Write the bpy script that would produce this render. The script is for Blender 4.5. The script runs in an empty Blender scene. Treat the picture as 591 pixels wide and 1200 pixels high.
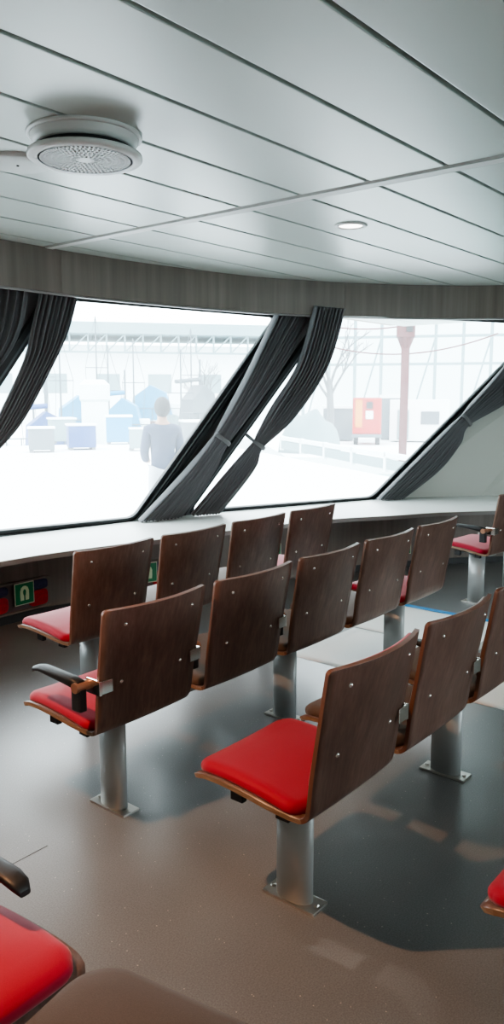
import bpy, bmesh, math, random
from mathutils import Vector, Matrix
random.seed(7)
scn = bpy.context.scene
COL = scn.collection
PI = math.pi
EYE = 1.5
YAW = math.radians(39.3)
PITCH = math.radians(8.4)

# ------------------------------------------------------------------ helpers
def link(o, parent=None):
    COL.objects.link(o)
    if parent is not None:
        o.parent = parent
    return o

def obj(name, bm, mats, parent=None, smooth=False, loc=None):
    me = bpy.data.meshes.new(name)
    bmesh.ops.recalc_face_normals(bm, faces=bm.faces)
    bm.to_mesh(me); bm.free()
    if not isinstance(mats, (list, tuple)):
        mats = [mats]
    for m in mats:
        me.materials.append(m)
    if smooth:
        for p in me.polygons:
            p.use_smooth = True
    o = bpy.data.objects.new(name, me)
    if loc is not None:
        o.location = loc
    return link(o, parent)

def thing(name, label, cat, loc=(0, 0, 0), rz=0, group=None):
    o = bpy.data.objects.new(name, None)
    o.empty_display_size = 0.05
    o.location = loc; o.rotation_euler = (0, 0, rz)
    COL.objects.link(o)
    return tag(o, label, cat, group)

def tag(o, label, cat, group=None, kind=None):
    o['label'] = label; o['category'] = cat
    if group: o['group'] = group
    if kind: o['kind'] = kind
    return o

def struct(name, bm, m, smooth=False):
    o = obj(name, bm, m, None, smooth)
    o['kind'] = 'structure'
    return o

def BM(): return bmesh.new()

def box(bm, x0, x1, y0, y1, z0, z1, mi=0, bev=0.0, mat=None):
    vs = [bm.verts.new((x, y, z)) for z in (z0, z1) for y in (y0, y1) for x in (x0, x1)]
    F = [(0, 2, 3, 1), (4, 5, 7, 6), (0, 1, 5, 4), (2, 6, 7, 3), (0, 4, 6, 2), (1, 3, 7, 5)]
    fs = [bm.faces.new([vs[i] for i in f]) for f in F]
    for f in fs: f.material_index = mi
    if bev > 0:
        es = list({e for f in fs for e in f.edges})
        r = bmesh.ops.bevel(bm, geom=es, offset=bev, segments=2, profile=0.7, affect='EDGES')
        vs = list({v for f in r['faces'] for v in f.verts} | {v for v in vs if v.is_valid})
    if mat is not None:
        bmesh.ops.transform(bm, matrix=mat, verts=[v for v in vs if v.is_valid])
    return vs

def tube(bm, pts, r, n=10, cap=True, mi=0, ry=None):
    """tube through points; r number or list"""
    pts = [Vector(p) for p in pts]
    rings = []
    for i, p in enumerate(pts):
        d = (pts[min(i + 1, len(pts) - 1)] - pts[max(i - 1, 0)]).normalized()
        up = Vector((0, 0, 1)) if abs(d.z) < 0.9 else Vector((1, 0, 0))
        a = d.cross(up).normalized(); b = a.cross(d).normalized()
        rr = r[i] if isinstance(r, (list, tuple)) else r
        rings.append([bm.verts.new(p + a * (math.cos(2 * PI * k / n) * rr) + b * (math.sin(2 * PI * k / n) * (rr if ry is None else rr * ry))) for k in range(n)])
    for i in range(len(rings) - 1):
        for k in range(n):
            f = bm.faces.new([rings[i][k], rings[i][(k + 1) % n], rings[i + 1][(k + 1) % n], rings[i + 1][k]])
            f.material_index = mi
    if cap:
        for rg in (rings[0], rings[-1]):
            f = bm.faces.new(rg); f.material_index = mi

def lathe(bm, prof, c=(0, 0, 0), n=32, mi=0):
    """profile [(r,z)...] turned about z"""
    rings = []
    for r, z in prof:
        if r < 1e-6:
            rings.append([bm.verts.new((c[0], c[1], c[2] + z))])
        else:
            rings.append([bm.verts.new((c[0] + r * math.cos(2 * PI * k / n), c[1] + r * math.sin(2 * PI * k / n), c[2] + z)) for k in range(n)])
    for a, b in zip(rings, rings[1:]):
        for k in range(n):
            k2 = (k + 1) % n
            if len(a) == 1 and len(b) == 1: continue
            if len(a) == 1: vs = [a[0], b[k], b[k2]]
            elif len(b) == 1: vs = [a[k], b[0], a[k2]]
            else: vs = [a[k], b[k], b[k2], a[k2]]
            f = bm.faces.new(vs); f.material_index = mi

def strip(bm, A, B, mi=0):
    a = [bm.verts.new(p) for p in A]; b = [bm.verts.new(p) for p in B]
    for i in range(len(a) - 1):
        f = bm.faces.new([a[i], a[i + 1], b[i + 1], b[i]]); f.material_index = mi

def slab(bm, A, B, dz, mi=0):
    """closed slab between two plan curves A,B (same count, with z), thickness dz downward"""
    n = len(A)
    t1 = [bm.verts.new(p) for p in A]; t2 = [bm.verts.new(p) for p in B]
    d = Vector((0, 0, -dz))
    b1 = [bm.verts.new(Vector(p) + d) for p in A]; b2 = [bm.verts.new(Vector(p) + d) for p in B]
    def q(*v):
        f = bm.faces.new(v); f.material_index = mi
    for i in range(n - 1):
        q(t1[i], t1[i + 1], t2[i + 1], t2[i]); q(b1[i], b2[i], b2[i + 1], b1[i + 1])
        q(t1[i], b1[i], b1[i + 1], t1[i + 1]); q(t2[i], t2[i + 1], b2[i + 1], b2[i])
    q(t1[0], t2[0], b2[0], b1[0]); q(t1[-1], b1[-1], b2[-1], t2[-1])

def catmull(P, n):
    P = [Vector(p) for p in P]
    out = []
    m = len(P) - 1
    for i in range(n + 1):
        t = i / n * m; k = min(int(t), m - 1); f = t - k
        p0 = P[max(k - 1, 0)]; p1 = P[k]; p2 = P[k + 1]; p3 = P[min(k + 2, m)]
        out.append(0.5 * ((2 * p1) + (p2 - p0) * f + (2 * p0 - 5 * p1 + 4 * p2 - p3) * f * f + (3 * p1 - p0 - 3 * p2 + p3) * f ** 3))
    return out

# ------------------------------------------------------------------ materials
def mat(name, col=(0.5, 0.5, 0.5), rough=0.5, metal=0.0, spec=0.5, **kw):
    m = bpy.data.materials.new(name); m.use_nodes = True
    b = m.node_tree.nodes['Principled BSDF']
    b.inputs['Base Color'].default_value = (*col, 1)
    b.inputs['Roughness'].default_value = rough
    b.inputs['Metallic'].default_value = metal
    b.inputs['Specular IOR Level'].default_value = spec
    for k, v in kw.items():
        b.inputs[k.replace('_', ' ')].default_value = v
    return m

def nodes(m): return m.node_tree.nodes, m.node_tree.links, m.node_tree.nodes['Principled BSDF']

def wood(name, c0, c1, c2, scale=(55, 55, 1.6), rough=0.42, bands=0.0, uv='Object'):
    m = mat(name, c1, rough)
    N, L, b = nodes(m)
    tc = N.new('ShaderNodeTexCoord'); mp = N.new('ShaderNodeMapping')
    mp.inputs['Scale'].default_value = scale
    L.new(tc.outputs[uv], mp.inputs['Vector'])
    n1 = N.new('ShaderNodeTexNoise'); n1.inputs['Scale'].default_value = 1.0; n1.inputs['Detail'].default_value = 6; n1.inputs['Roughness'].default_value = 0.6
    L.new(mp.outputs[0], n1.inputs['Vector'])
    mp2 = N.new('ShaderNodeMapping'); mp2.inputs['Scale'].default_value = (scale[0] * .22, scale[1] * .22, scale[2] * .5)
    L.new(tc.outputs[uv], mp2.inputs['Vector'])
    n2 = N.new('ShaderNodeTexNoise'); n2.inputs['Scale'].default_value = 1.0; n2.inputs['Detail'].default_value = 2
    L.new(mp2.outputs[0], n2.inputs['Vector'])
    mx = N.new('ShaderNodeMath'); mx.operation = 'ADD'
    s1 = N.new('ShaderNodeMath'); s1.operation = 'MULTIPLY'; s1.inputs[1].default_value = .6
    s2 = N.new('ShaderNodeMath'); s2.operation = 'MULTIPLY'; s2.inputs[1].default_value = .4
    L.new(n1.outputs[0], s1.inputs[0]); L.new(n2.outputs[0], s2.inputs[0])
    L.new(s1.outputs[0], mx.inputs[0]); L.new(s2.outputs[0], mx.inputs[1])
    cr = N.new('ShaderNodeValToRGB')
    cr.color_ramp.elements[0].position = .32; cr.color_ramp.elements[0].color = (*c0, 1)
    cr.color_ramp.elements[1].position = .68; cr.color_ramp.elements[1].color = (*c2, 1)
    e = cr.color_ramp.elements.new(.5); e.color = (*c1, 1)
    L.new(mx.outputs[0], cr.inputs[0]); L.new(cr.outputs[0], b.inputs['Base Color'])
    bp = N.new('ShaderNodeBump'); bp.inputs['Strength'].default_value = .08; bp.inputs['Distance'].default_value = .002
    L.new(n1.outputs[0], bp.inputs['Height']); L.new(bp.outputs[0], b.inputs['Normal'])
    return m

def fabric(name, c, var=.75, scale=900, rough=.85, sheen=.3, bump=.25):
    m = mat(name, c, rough, spec=.2)
    N, L, b = nodes(m)
    tc = N.new('ShaderNodeTexCoord'); n = N.new('ShaderNodeTexNoise')
    n.inputs['Scale'].default_value = scale; n.inputs['Detail'].default_value = 2
    L.new(tc.outputs['Object'], n.inputs['Vector'])
    cr = N.new('ShaderNodeValToRGB')
    cr.color_ramp.elements[0].position = .3; cr.color_ramp.elements[0].color = (*[x * var for x in c], 1)
    cr.color_ramp.elements[1].position = .7; cr.color_ramp.elements[1].color = (*c, 1)
    L.new(n.outputs[0], cr.inputs[0]); L.new(cr.outputs[0], b.inputs['Base Color'])
    bp = N.new('ShaderNodeBump'); bp.inputs['Strength'].default_value = bump; bp.inputs['Distance'].default_value = .001
    L.new(n.outputs[0], bp.inputs['Height']); L.new(bp.outputs[0], b.inputs['Normal'])
    b.inputs['Sheen Weight'].default_value = sheen
    b.inputs['Sheen Roughness'].default_value = .5
    return m

M = {}
M['walnut'] = wood('walnut_laminate', (.090, .049, .037), (.135, .078, .060), (.190, .115, .092), (75, 75, 2.2), .34)
M['ply_edge'] = wood('plywood_edge', (.15, .085, .05), (.23, .145, .09), (.31, .21, .135), (20, 20, 300), .45)
M['dark_edge'] = mat('dark_plywood_edge', (.14, .062, .035), .4)
M['panel_wood'] = wood('grey_oak_panel', (.125, .103, .086), (.17, .142, .12), (.22, .188, .165), (16, 16, .9), .45)
M['red'] = fabric('red_upholstery', (.40, .008, .036), .82, 700, .62, .25, .12)
M['taupe'] = fabric('taupe_upholstery', (.115, .078, .058), .75, 700, .6, .25, .12)
M['curtain'] = fabric('charcoal_curtain', (.17, .175, .185), .7, 500, .8, .35, .2)
M['tie'] = fabric('curtain_tie', (.16, .165, .17), .8, 500, .8, .3)
M['grey_paint'] = mat('grey_painted_steel', (.40, .42, .42), .38, .25)
M['steel'] = mat('brushed_steel', (.62, .60, .56), .3, 1.0)
M['chrome'] = mat('chrome', (.85, .83, .80), .15, 1.0)
M['copper'] = mat('bronze_pivot', (.36, .19, .12), .4, .6)
M['black'] = mat('black_plastic', (.010, .010, .011), .5)
M['rubber'] = mat('black_rubber', (.010, .012, .013), .42)
M['frame_grey'] = mat('frame_grey', (.10, .115, .12), .4)
M['ledge'] = mat('white_ledge', (.74, .75, .73), .35)
M['ledge_shade_and_lip'] = mat('ledge_shade_and_lip', (.26, .25, .24), .5)  # grey-brown shadow of the ledge front as colour; also the valance lip
M['wall'] = mat('pale_wall_panel', (.44, .46, .42), .55)
M['shaded_wall'] = mat('shaded_wall_panel', (.16, .17, .17), .55)  # pale wall panel with its backlit shade put into the colour
M['skirting'] = mat('skirting_black', (.018, .019, .02), .5)
M['groove'] = mat('ceiling_groove', (.27, .235, .19), .6)
M['white_metal'] = mat('white_metal', (.72, .72, .71), .4)
M['vent_dark'] = mat('vent_dark', (.03, .03, .03), .8)
M['green'] = mat('sign_green', (.0, .19, .065), .4)
M['pale_green'] = mat('sign_symbol', (.66, .80, .52), .5)
M['border'] = mat('sign_border', (.62, .66, .52), .5)
M['locker'] = mat('locker_dark', (.12, .085, .085), .7)
M['jacket_red'] = fabric('life_jacket_red', (.55, .03, .04), .7, 60, .7, .1)
M['jacket_blue'] = fabric('life_jacket_blue', (.06, .065, .13), .7, 60, .7, .1)
M['paper'] = mat('white_sheet', (.88, .87, .84), .5)
M['tape'] = mat('blue_tape', (.03, .25, .55), .5)
M['hoodgrey'] = mat('cover_plate', (.60, .62, .60), .45)

# ceiling
m = mat('ceiling_panel', (.56, .61, .58), .30, spec=.5); M['ceiling'] = m
N, L, b = nodes(m)
tc = N.new('ShaderNodeTexCoord'); n = N.new('ShaderNodeTexNoise'); n.inputs['Scale'].default_value = 1.3; n.inputs['Detail'].default_value = 3
L.new(tc.outputs['Object'], n.inputs['Vector'])
cr = N.new('ShaderNodeValToRGB'); cr.color_ramp.elements[0].color = (.47, .515, .485, 1); cr.color_ramp.elements[1].color = (.55, .595, .56, 1)
L.new(n.outputs[0], cr.inputs[0]); L.new(cr.outputs[0], b.inputs['Base Color'])

# floor: grey brown safety vinyl with pale flecks
m = mat('vinyl_floor', (.1, .09, .08), .38, spec=.5); M['floor'] = m
N, L, b = nodes(m)
tc = N.new('ShaderNodeTexCoord')
n = N.new('ShaderNodeTexNoise'); n.inputs['Scale'].default_value = 1.1; n.inputs['Detail'].default_value = 4
L.new(tc.outputs['Object'], n.inputs['Vector'])
cr = N.new('ShaderNodeValToRGB'); cr.color_ramp.elements[0].position = .35; cr.color_ramp.elements[0].color = (.150, .150, .150, 1)
cr.color_ramp.elements[1].position = .65; cr.color_ramp.elements[1].color = (.190, .191, .191, 1)
L.new(n.outputs[0], cr.inputs[0])
n2 = N.new('ShaderNodeTexNoise'); n2.inputs['Scale'].default_value = 220; n2.inputs['Detail'].default_value = 2
L.new(tc.outputs['Object'], n2.inputs['Vector'])
mr = N.new('ShaderNodeMapRange'); mr.inputs[1].default_value = .3; mr.inputs[2].default_value = .7; mr.inputs[3].default_value = .8; mr.inputs[4].default_value = 1.2
L.new(n2.outputs[0], mr.inputs[0])
mul = N.new('ShaderNodeMix'); mul.data_type = 'RGBA'; mul.blend_type = 'MULTIPLY'; mul.inputs[0].default_value = 1
L.new(cr.outputs[0], mul.inputs[6]); L.new(mr.outputs[0], mul.inputs[7])
v = N.new('ShaderNodeTexVoronoi'); v.inputs['Scale'].default_value = 42; v.inputs['Randomness'].default_value = 1
L.new(tc.outputs['Object'], v.inputs['Vector'])
lt = N.new('ShaderNodeMath'); lt.operation = 'LESS_THAN'; lt.inputs[1].default_value = .085
L.new(v.outputs['Distance'], lt.inputs[0])
sep = N.new('ShaderNodeSeparateColor'); L.new(v.outputs['Color'], sep.inputs[0])
gt = N.new('ShaderNodeMath'); gt.operation = 'GREATER_THAN'; gt.inputs[1].default_value = .62
L.new(sep.outputs[0], gt.inputs[0])
an = N.new('ShaderNodeMath'); an.operation = 'MULTIPLY'; L.new(lt.outputs[0], an.inputs[0]); L.new(gt.outputs[0], an.inputs[1])
m2 = N.new('ShaderNodeMix'); m2.data_type = 'RGBA'; m2.inputs[7].default_value = (.48, .43, .37, 1)
L.new(an.outputs[0], m2.inputs[0]); L.new(mul.outputs[2], m2.inputs[6]); L.new(m2.outputs[2], b.inputs['Base Color'])
n3 = N.new('ShaderNodeTexNoise'); n3.inputs['Scale'].default_value = 3; n3.inputs['Detail'].default_value = 5
L.new(tc.outputs['Object'], n3.inputs['Vector'])
mr2 = N.new('ShaderNodeMapRange'); mr2.inputs[3].default_value = .26; mr2.inputs[4].default_value = .38
b.inputs['Coat Weight'].default_value = .35; b.inputs['Coat Roughness'].default_value = .3
L.new(n3.outputs[0], mr2.inputs[0]); L.new(mr2.outputs[0], b.inputs['Roughness'])
bp = N.new('ShaderNodeBump'); bp.inputs['Strength'].default_value = .12; bp.inputs['Distance'].default_value = .001
L.new(n2.outputs[0], bp.inputs['Height']); L.new(bp.outputs[0], b.inputs['Normal'])

# hazy glass: milky veil put in to whiten the overexposed view outside
m = bpy.data.materials.new('hazy_glass'); m.use_nodes = True; M['glass'] = m
N, L = m.node_tree.nodes, m.node_tree.links
N.clear()
out = N.new('ShaderNodeOutputMaterial'); tr = N.new('ShaderNodeBsdfTransparent'); tr.inputs[0].default_value = (.95, .97, .97, 1)
tl = N.new('ShaderNodeBsdfTranslucent'); tl.inputs[0].default_value = (.95, .98, .99, 1)
gl = N.new('ShaderNodeBsdfGlossy'); gl.inputs['Roughness'].default_value = .05
tc = N.new('ShaderNodeTexCoord'); n = N.new('ShaderNodeTexNoise'); n.inputs['Scale'].default_value = 1.6; n.inputs['Detail'].default_value = 4
L.new(tc.outputs['Object'], n.inputs['Vector'])
mr = N.new('ShaderNodeMapRange'); mr.inputs[1].default_value = .3; mr.inputs[2].default_value = .7; mr.inputs[3].default_value = .05; mr.inputs[4].default_value = .16
L.new(n.outputs[0], mr.inputs[0])
mx = N.new('ShaderNodeMixShader'); L.new(mr.outputs[0], mx.inputs[0]); L.new(tr.outputs[0], mx.inputs[1]); L.new(tl.outputs[0], mx.inputs[2])
mx2 = N.new('ShaderNodeMixShader'); mx2.inputs[0].default_value = .03; L.new(mx.outputs[0], mx2.inputs[1]); L.new(gl.outputs[0], mx2.inputs[2])
L.new(mx2.outputs[0], out.inputs[0])

def emis(name, col, s):
    m = bpy.data.materials.new(name); m.use_nodes = True
    b = m.node_tree.nodes['Principled BSDF']
    b.inputs['Base Color'].default_value = (*col, 1); b.inputs['Emission Color'].default_value = (*col, 1); b.inputs['Emission Strength'].default_value = s
    return m
M['lamp'] = emis('lamp_diffuser', (1, .97, .92), 6)

# ------------------------------------------------------------------ room shell
CEIL = 2.4
MIR = -0.6      # the saloon is symmetrical about y = -0.6
def mirror(P):
    """continue a plan curve round the bow with its mirror image"""
    return P + [(p[0], 2 * MIR - p[1], *p[2:]) for p in reversed(P)]
def resample(P, n):
    P = [Vector((p[0], p[1])) for p in P]
    P = [Vector((q.x, q.y)) for q in catmull([(p.x, p.y, 0) for p in P], len(P) * 8)]
    d = [0]
    for a, b2 in zip(P, P[1:]): d.append(d[-1] + (b2 - a).length)
    out = []
    for i in range(n + 1):
        t = d[-1] * i / n
        k = max(j for j in range(len(d)) if d[j] <= t + 1e-9); k = min(k, len(P) - 2)
        f = (t - d[k]) / max(d[k + 1] - d[k], 1e-9)
        out.append(P[k].lerp(P[k + 1], min(f, 1)))
    return out
CURVE_TOP = [(-3, 4.1), (-1, 4.12), (1, 4.14), (2.72, 4.12), (3.13, 4.13), (3.68, 4.09), (4.76, 3.86), (5.44, 3.51), (6.0, 3.06), (6.4, 2.57), (6.95, 1.6), (7.25, .5), (7.3, -.6)]
CURVE_FRONT = [(-3, 4.0), (-1, 4.0), (1, 4.0), (2.51, 3.96), (3.01, 3.90), (4.15, 3.63), (5.03, 3.37), (5.55, 3.07), (6.04, 2.79), (6.75, 2.1), (7.2, 1.1), (7.4, .2), (7.42, -.6)]
CURVE_FOOT = [(-3, 4.5), (-1, 4.5), (1, 4.5), (2.81, 4.46), (3.2, 4.44), (4.3, 4.12), (5.4, 3.66), (6.46, 3.04), (7.1, 2.4), (7.6, 1.4), (7.85, .4), (7.9, -.6)]
CURVE_BACK = [(-3, 5.35), (-1, 5.15), (.2, 5.18), (2.64, 4.80), (4.06, 4.51), (4.56, 4.41), (6.3, 3.75), (7.1, 3.2), (7.9, 2.2), (8.4, 1.1), (8.6, 0), (8.65, -.6)]
LEDGE_Z = .55

# floor
bm = BM(); box(bm, -3.1, 9.2, -6.8, 5.5, -.12, 0); struct('floor', bm, M['floor'])
# welded seam line in the vinyl at the left
bm = BM(); box(bm, -2.9, 1.45, 2.079, 2.082, 0, .0008)
sm = struct('trim_7', bm, mat('vinyl_seam', (.055, .05, .047), .5))

# ceiling planks
bm = BM()
y = 2.165 - .356 * 25
while y < 5.0:
    for (a, c) in ((-3.1, 2.985), (3.085, 9.2)):
        box(bm, a, c, y + .010, y + .346, CEIL, CEIL + .018, 0, .004)
    y += .356
box(bm, -3.1, 9.2, -6.9, 5.2, CEIL + .02, CEIL + .06, 1)
box(bm, 3.005, 3.065, -6.8, 5.15, CEIL - .006, CEIL + .012, 2, .003)
struct('ceiling', bm, [M['ceiling'], M['groove'], M['white_metal']])

# valance panels in grey oak with a thin lip, curved plan
def curved_panel(name, C, z0, z1, th, m, n=70, outward=1):
    P = resample(C, n)
    if z1 > 2:      # valance boards sit a little proud of the window wall
        P = [p - Vector((-(P[min(i + 1, n)] - P[max(i - 1, 0)]).normalized().y, (P[min(i + 1, n)] - P[max(i - 1, 0)]).normalized().x)) * .04 * outward for i, p in enumerate(P)]
    bm = BM()
    A, B = [], []
    for i, p in enumerate(P):
        d = (P[min(i + 1, n)] - P[max(i - 1, 0)]).normalized(); nn = Vector((-d.y, d.x)) * outward
        A.append((p.x, p.y, z1)); q = p + nn * th; B.append((q.x, q.y, z1))
    slab(bm, A, B, z1 - z0)
    return struct(name, bm, m)
seg = [(CURVE_TOP[:5], 'trim_1'), (CURVE_TOP[4:8], 'trim_2'), (CURVE_TOP[7:], 'trim_3')]
curved_panel('trim_1', CURVE_TOP[:4] + [(3.122, 4.13)], 2.14, CEIL, .016, M['panel_wood'])
curved_panel('trim_2', [(3.128, 4.13), (3.68, 4.09), (4.3, 3.98), (4.76, 3.86), (5.1, 3.70), (5.437, 3.512)], 2.14, CEIL, .016, M['panel_wood'])
curved_panel('trim_3', [(5.443, 3.508)] + CURVE_TOP[8:], 2.14, CEIL, .016, M['panel_wood'])
curved_panel('trim_4', [(p[0], p[1] + .006) for p in CURVE_TOP], 2.128, 2.138, .03, M['ledge_shade_and_lip'])
mt = [(p[0], 2 * MIR - p[1]) for p in CURVE_TOP]
curved_panel('trim_5', mt, 2.14, CEIL, .025, M['panel_wood'], outward=-1)

# lower wall under the ledge
curved_panel('wall_front', CURVE_FOOT, 0, LEDGE_Z - .03, .04, M['panel_wood'])
curved_panel('wall_starboard', [(p[0], 2 * MIR - p[1]) for p in CURVE_FOOT], 0, LEDGE_Z - .03, .04, M['panel_wood'], outward=-1)
curved_panel('baseboard_front', [(p[0], p[1] - .015) for p in CURVE_FOOT], 0, .055, .014, M['skirting'])

# ledge slabs
def ledge(name, sgn):
    n = 80
    F = resample(CURVE_FRONT, n); K = resample(CURVE_BACK, n)
    f = lambda p: (p.x, p.y if sgn > 0 else 2 * MIR - p.y)
    bm = BM()
    slab(bm, [(*f(p), LEDGE_Z) for p in F], [(*f(p), LEDGE_Z) for p in K], .028, 0)
    A = []; B = []
    for i, p in enumerate(F):
        d = (F[min(i + 1, n)] - F[max(i - 1, 0)]).normalized(); q = p - Vector((-d.y, d.x)) * .004
        A.append((*f(q), LEDGE_Z - .003)); B.append((*f(p), LEDGE_Z - .003))
    slab(bm, A, B, .03, 1)  # front strip coloured as the shadow along the edge
    return struct(name, bm, [M['ledge'], M['ledge_shade_and_lip']])
ledge('trim_6', 1); ledge('trim_8', -1)

# ---- raked window wall, built from flat cells with rounded openings
def lerp(a, b, t): return Vector(a).lerp(Vector(b), t)
def extend(bot, top, z):
    b2, t2 = Vector(bot), Vector(top)
    return b2 + (t2 - b2) * ((z - b2.z) / (t2.z - b2.z))
def quad_pt(q, u, v):   # q = BL, BR, TR, TL
    return lerp(lerp(q[0], q[1], u), lerp(q[3], q[2], u), v)
def grow(q, d):
    c = sum((Vector(p) for p in q), Vector()) / 4
    n = (Vector(q[1]) - Vector(q[0])).cross(Vector(q[3]) - Vector(q[0])).normalized()
    out = []
    for i in range(4):
        p = Vector(q[i]); a = (Vector(q[i - 1]) - p).normalized(); b2 = (Vector(q[(i + 1) % 4]) - p).normalized()
        s = a.cross(b2).length
        out.append(p - (a + b2) * (d / s))
    return out
def rloop(q, r, k=5):
    """rounded corner loop of quad q (BL,BR,TR,TL)"""
    L_ = []
    for i in range(4):
        p = Vector(q[i]); a = Vector(q[i - 1]); b2 = Vector(q[(i + 1) % 4])
        s = p + (a - p).normalized() * r; e = p + (b2 - p).normalized() * r
        for j in range(k + 1):
            t = j / k
            L_.append((s * (1 - t) + p * t) * (1 - t) + (p * (1 - t) + e * t) * t)
    return L_
def side_samples(a, b2, nn): return [lerp(a, b2, t / nn) for t in range(nn + 1)]
def loop_bridge(bm, A, B, mi=0):
    n = len(A)
    a = [bm.verts.new(p) for p in A]; b2 = [bm.verts.new(p) for p in B]
    for i in range(n):
        f = bm.faces.new([a[i], a[(i + 1) % n], b2[(i + 1) % n], b2[i]]); f.material_index = mi
def cellwall(bm, outer, loop, k=5):
    """outer quad BL,BR,TR,TL to the rounded loop (k+1 points per corner)"""
    O = []
    for i in range(4):
        p = Vector(outer[i])
        O += [p] * (k + 1)
    a = [bm.verts.new(p) for p in outer]
    b2 = [bm.verts.new(p) for p in loop]
    n = k + 1
    for i in range(4):
        for j in range(k):
            bm.faces.new([a[i], b2[i * n + j], b2[i * n + j + 1]])
        e = i * n + k; s = ((i + 1) % 4) * n
        bm.faces.new([a[i], b2[e], b2[s], a[(i + 1) % 4]])

W = {   # glass corners BL, BR, TR, TL
    0: [(.25, 5.135, .60), (1.80, 4.90, .59), (2.74, 4.36, 2.12), (1.12, 4.66, 2.12)],
    1: [(2.350, 4.821, .60), (4.025, 4.485, .581), (5.047, 3.898, 2.125), (3.219, 4.276, 2.125)],
    2: [(4.564, 4.381, .583), (6.310, 3.714, .577), (7.730, 2.707, 2.19), (5.425, 3.612, 2.16)],
}
def mid(a, b2, t=.5): return lerp(a, b2, t)
# boundaries between cells (bottom at ledge level, top at ceiling)
E_ = []
WT = 2.21
E_.append((Vector((-3, 5.32, .53)), Vector((-3, 4.95, WT))))
b01 = (mid(W[0][1], W[1][0]), mid(W[0][2], W[1][3])); E_.append((extend(*b01, .53), extend(*b01, WT)))
b12 = (mid(W[1][1], W[2][0]), mid(W[1][2], W[2][3])); E_.append((extend(*b12, .53), extend(*b12, WT)))
g2 = grow(W[2], .16); b23 = (g2[1], g2[2]); E_.append((extend(*b23, .53), extend(*b23, WT)))
def flip(p): return Vector((p[0], 2 * MIR - p[1], p[2]))
wn = 0
for sgn in (1, -1):
    T = (lambda p: Vector(p)) if sgn > 0 else flip
    for i in range(3):
        glass = W[i]; frame_o = grow(glass, .085); frame_m = grow(glass, .05)
        outer = [T(p) for p in (E_[i][0], E_[i + 1][0], E_[i + 1][1], E_[i][1])]
        if sgn > 0:
            nm = ['wall_left', 'wall_center', 'wall_right'][i]
        else:
            nm = ['wall_left_opposite', 'wall_center_opposite', 'wall_right_opposite'][i]
        bm = BM(); cellwall(bm, outer, [T(p) for p in rloop(frame_o, .10)])
        struct(nm, bm, M['shaded_wall'] if sgn > 0 else M['wall'])  # seen side takes the copy darkened for backlight
        wn += 1
        q = [Vector(p) for p in glass]
        nrm = (q[1] - q[0]).cross(q[3] - q[0]).normalized()
        if nrm.y > 0: nrm = -nrm         # towards the room
        bm = BM()
        lo = rloop(frame_o, .10); lm = rloop(frame_m, .08); lg = rloop(glass, .06)
        sh = lambda Lp, d: [T(p + nrm * d) for p in Lp]
        loop_bridge(bm, sh(lo, -.01), sh(lo, .045), 0)
        loop_bridge(bm, sh(lo, .045), sh(lm, .045), 0)
        loop_bridge(bm, sh(lm, .045), sh(lm, .018), 0)
        lm2 = rloop(grow(glass, .042), .078); loop_bridge(bm, sh(lm, .018), sh(lm2, .03), 1)
        lm3 = rloop(grow(glass, .028), .072); loop_bridge(bm, sh(lm2, .03), sh(lm3, .03), 1)
        loop_bridge(bm, sh(lm3, .03), sh(lm3, .012), 0)
        loop_bridge(bm, sh(lm3, .012), sh(lg, .012), 0)
        loop_bridge(bm, sh(lg, .012), sh(lg, -.02), 0)
        wo = struct('window_%d' % wn, bm, [M['rubber'], M['frame_grey']])
        bm = BM(); bm.faces.new([bm.verts.new(T(p)) for p in rloop(grow(glass, .004), .062)])
        pane = obj('window_glass', bm, M['glass'], wo)
    # blank pale panel round the bow
    bm = BM()
    Bc = [E_[3][0], Vector((7.2, 3.05, .53)), Vector((8.0, 2.05, .53)), Vector((8.45, 1.0, .53)), Vector((8.62, -.05, .53)), Vector((8.65, -.6, .53))]
    Tc = [E_[3][1], Vector((8.35, 2.1, WT)), Vector((8.75, 1.4, WT)), Vector((8.95, .7, WT)), Vector((9.0, -.1, WT)), Vector((9.0, -.6, WT))]
    strip(bm, [T(p) for p in Bc], [T(p) for p in Tc])
    struct('wall_bow' if sgn > 0 else 'wall_bow_opposite', bm, M['wall'])
for sgn, nm in ((1, 'wall_header'), (-1, 'wall_header_opposite')):
    T = (lambda p: Vector(p)) if sgn > 0 else flip
    bm = BM(); q_ = [e[1] for e in E_] + Tc[1:]
    strip(bm, [T(p) for p in q_], [T(p) + Vector((0, 0, CEIL + .02 - WT)) for p in q_]); struct(nm, bm, M['shaded_wall'])
# aft wall
bm = BM(); box(bm, -3.1, -3.0, -6.7, 5.5, 0, CEIL + .02); struct('wall_back', bm, M['wall'])

# ------------------------------------------------------------------ chairs
PROF = [(.206, .404), (.197, .414), (.182, .423), (.15, .430), (.09, .431), (.03, .427), (-.04, .420), (-.10, .410), (-.145, .403),
        (-.172, .403), (-.191, .413), (-.203, .432), (-.211, .465), (-.222, .53), (-.240, .60), (-.262, .68), (-.284, .76), (-.308, .845)]
SEC = []
_d = 0
for i, p in enumerate(PROF):
    if i: _d += math.hypot(p[0] - PROF[i - 1][0], p[1] - PROF[i - 1][1])
    SEC.append(_d)
LEN = _d
S_BEND = SEC[10]
def prof(s):
    s = max(0, min(LEN, s))
    for i in range(len(SEC) - 1):
        if s <= SEC[i + 1]:
            f = (s - SEC[i]) / (SEC[i + 1] - SEC[i])
            return PROF[i][0] + (PROF[i + 1][0] - PROF[i][0]) * f, PROF[i][1] + (PROF[i + 1][1] - PROF[i][1]) * f
    return PROF[-1]
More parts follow.
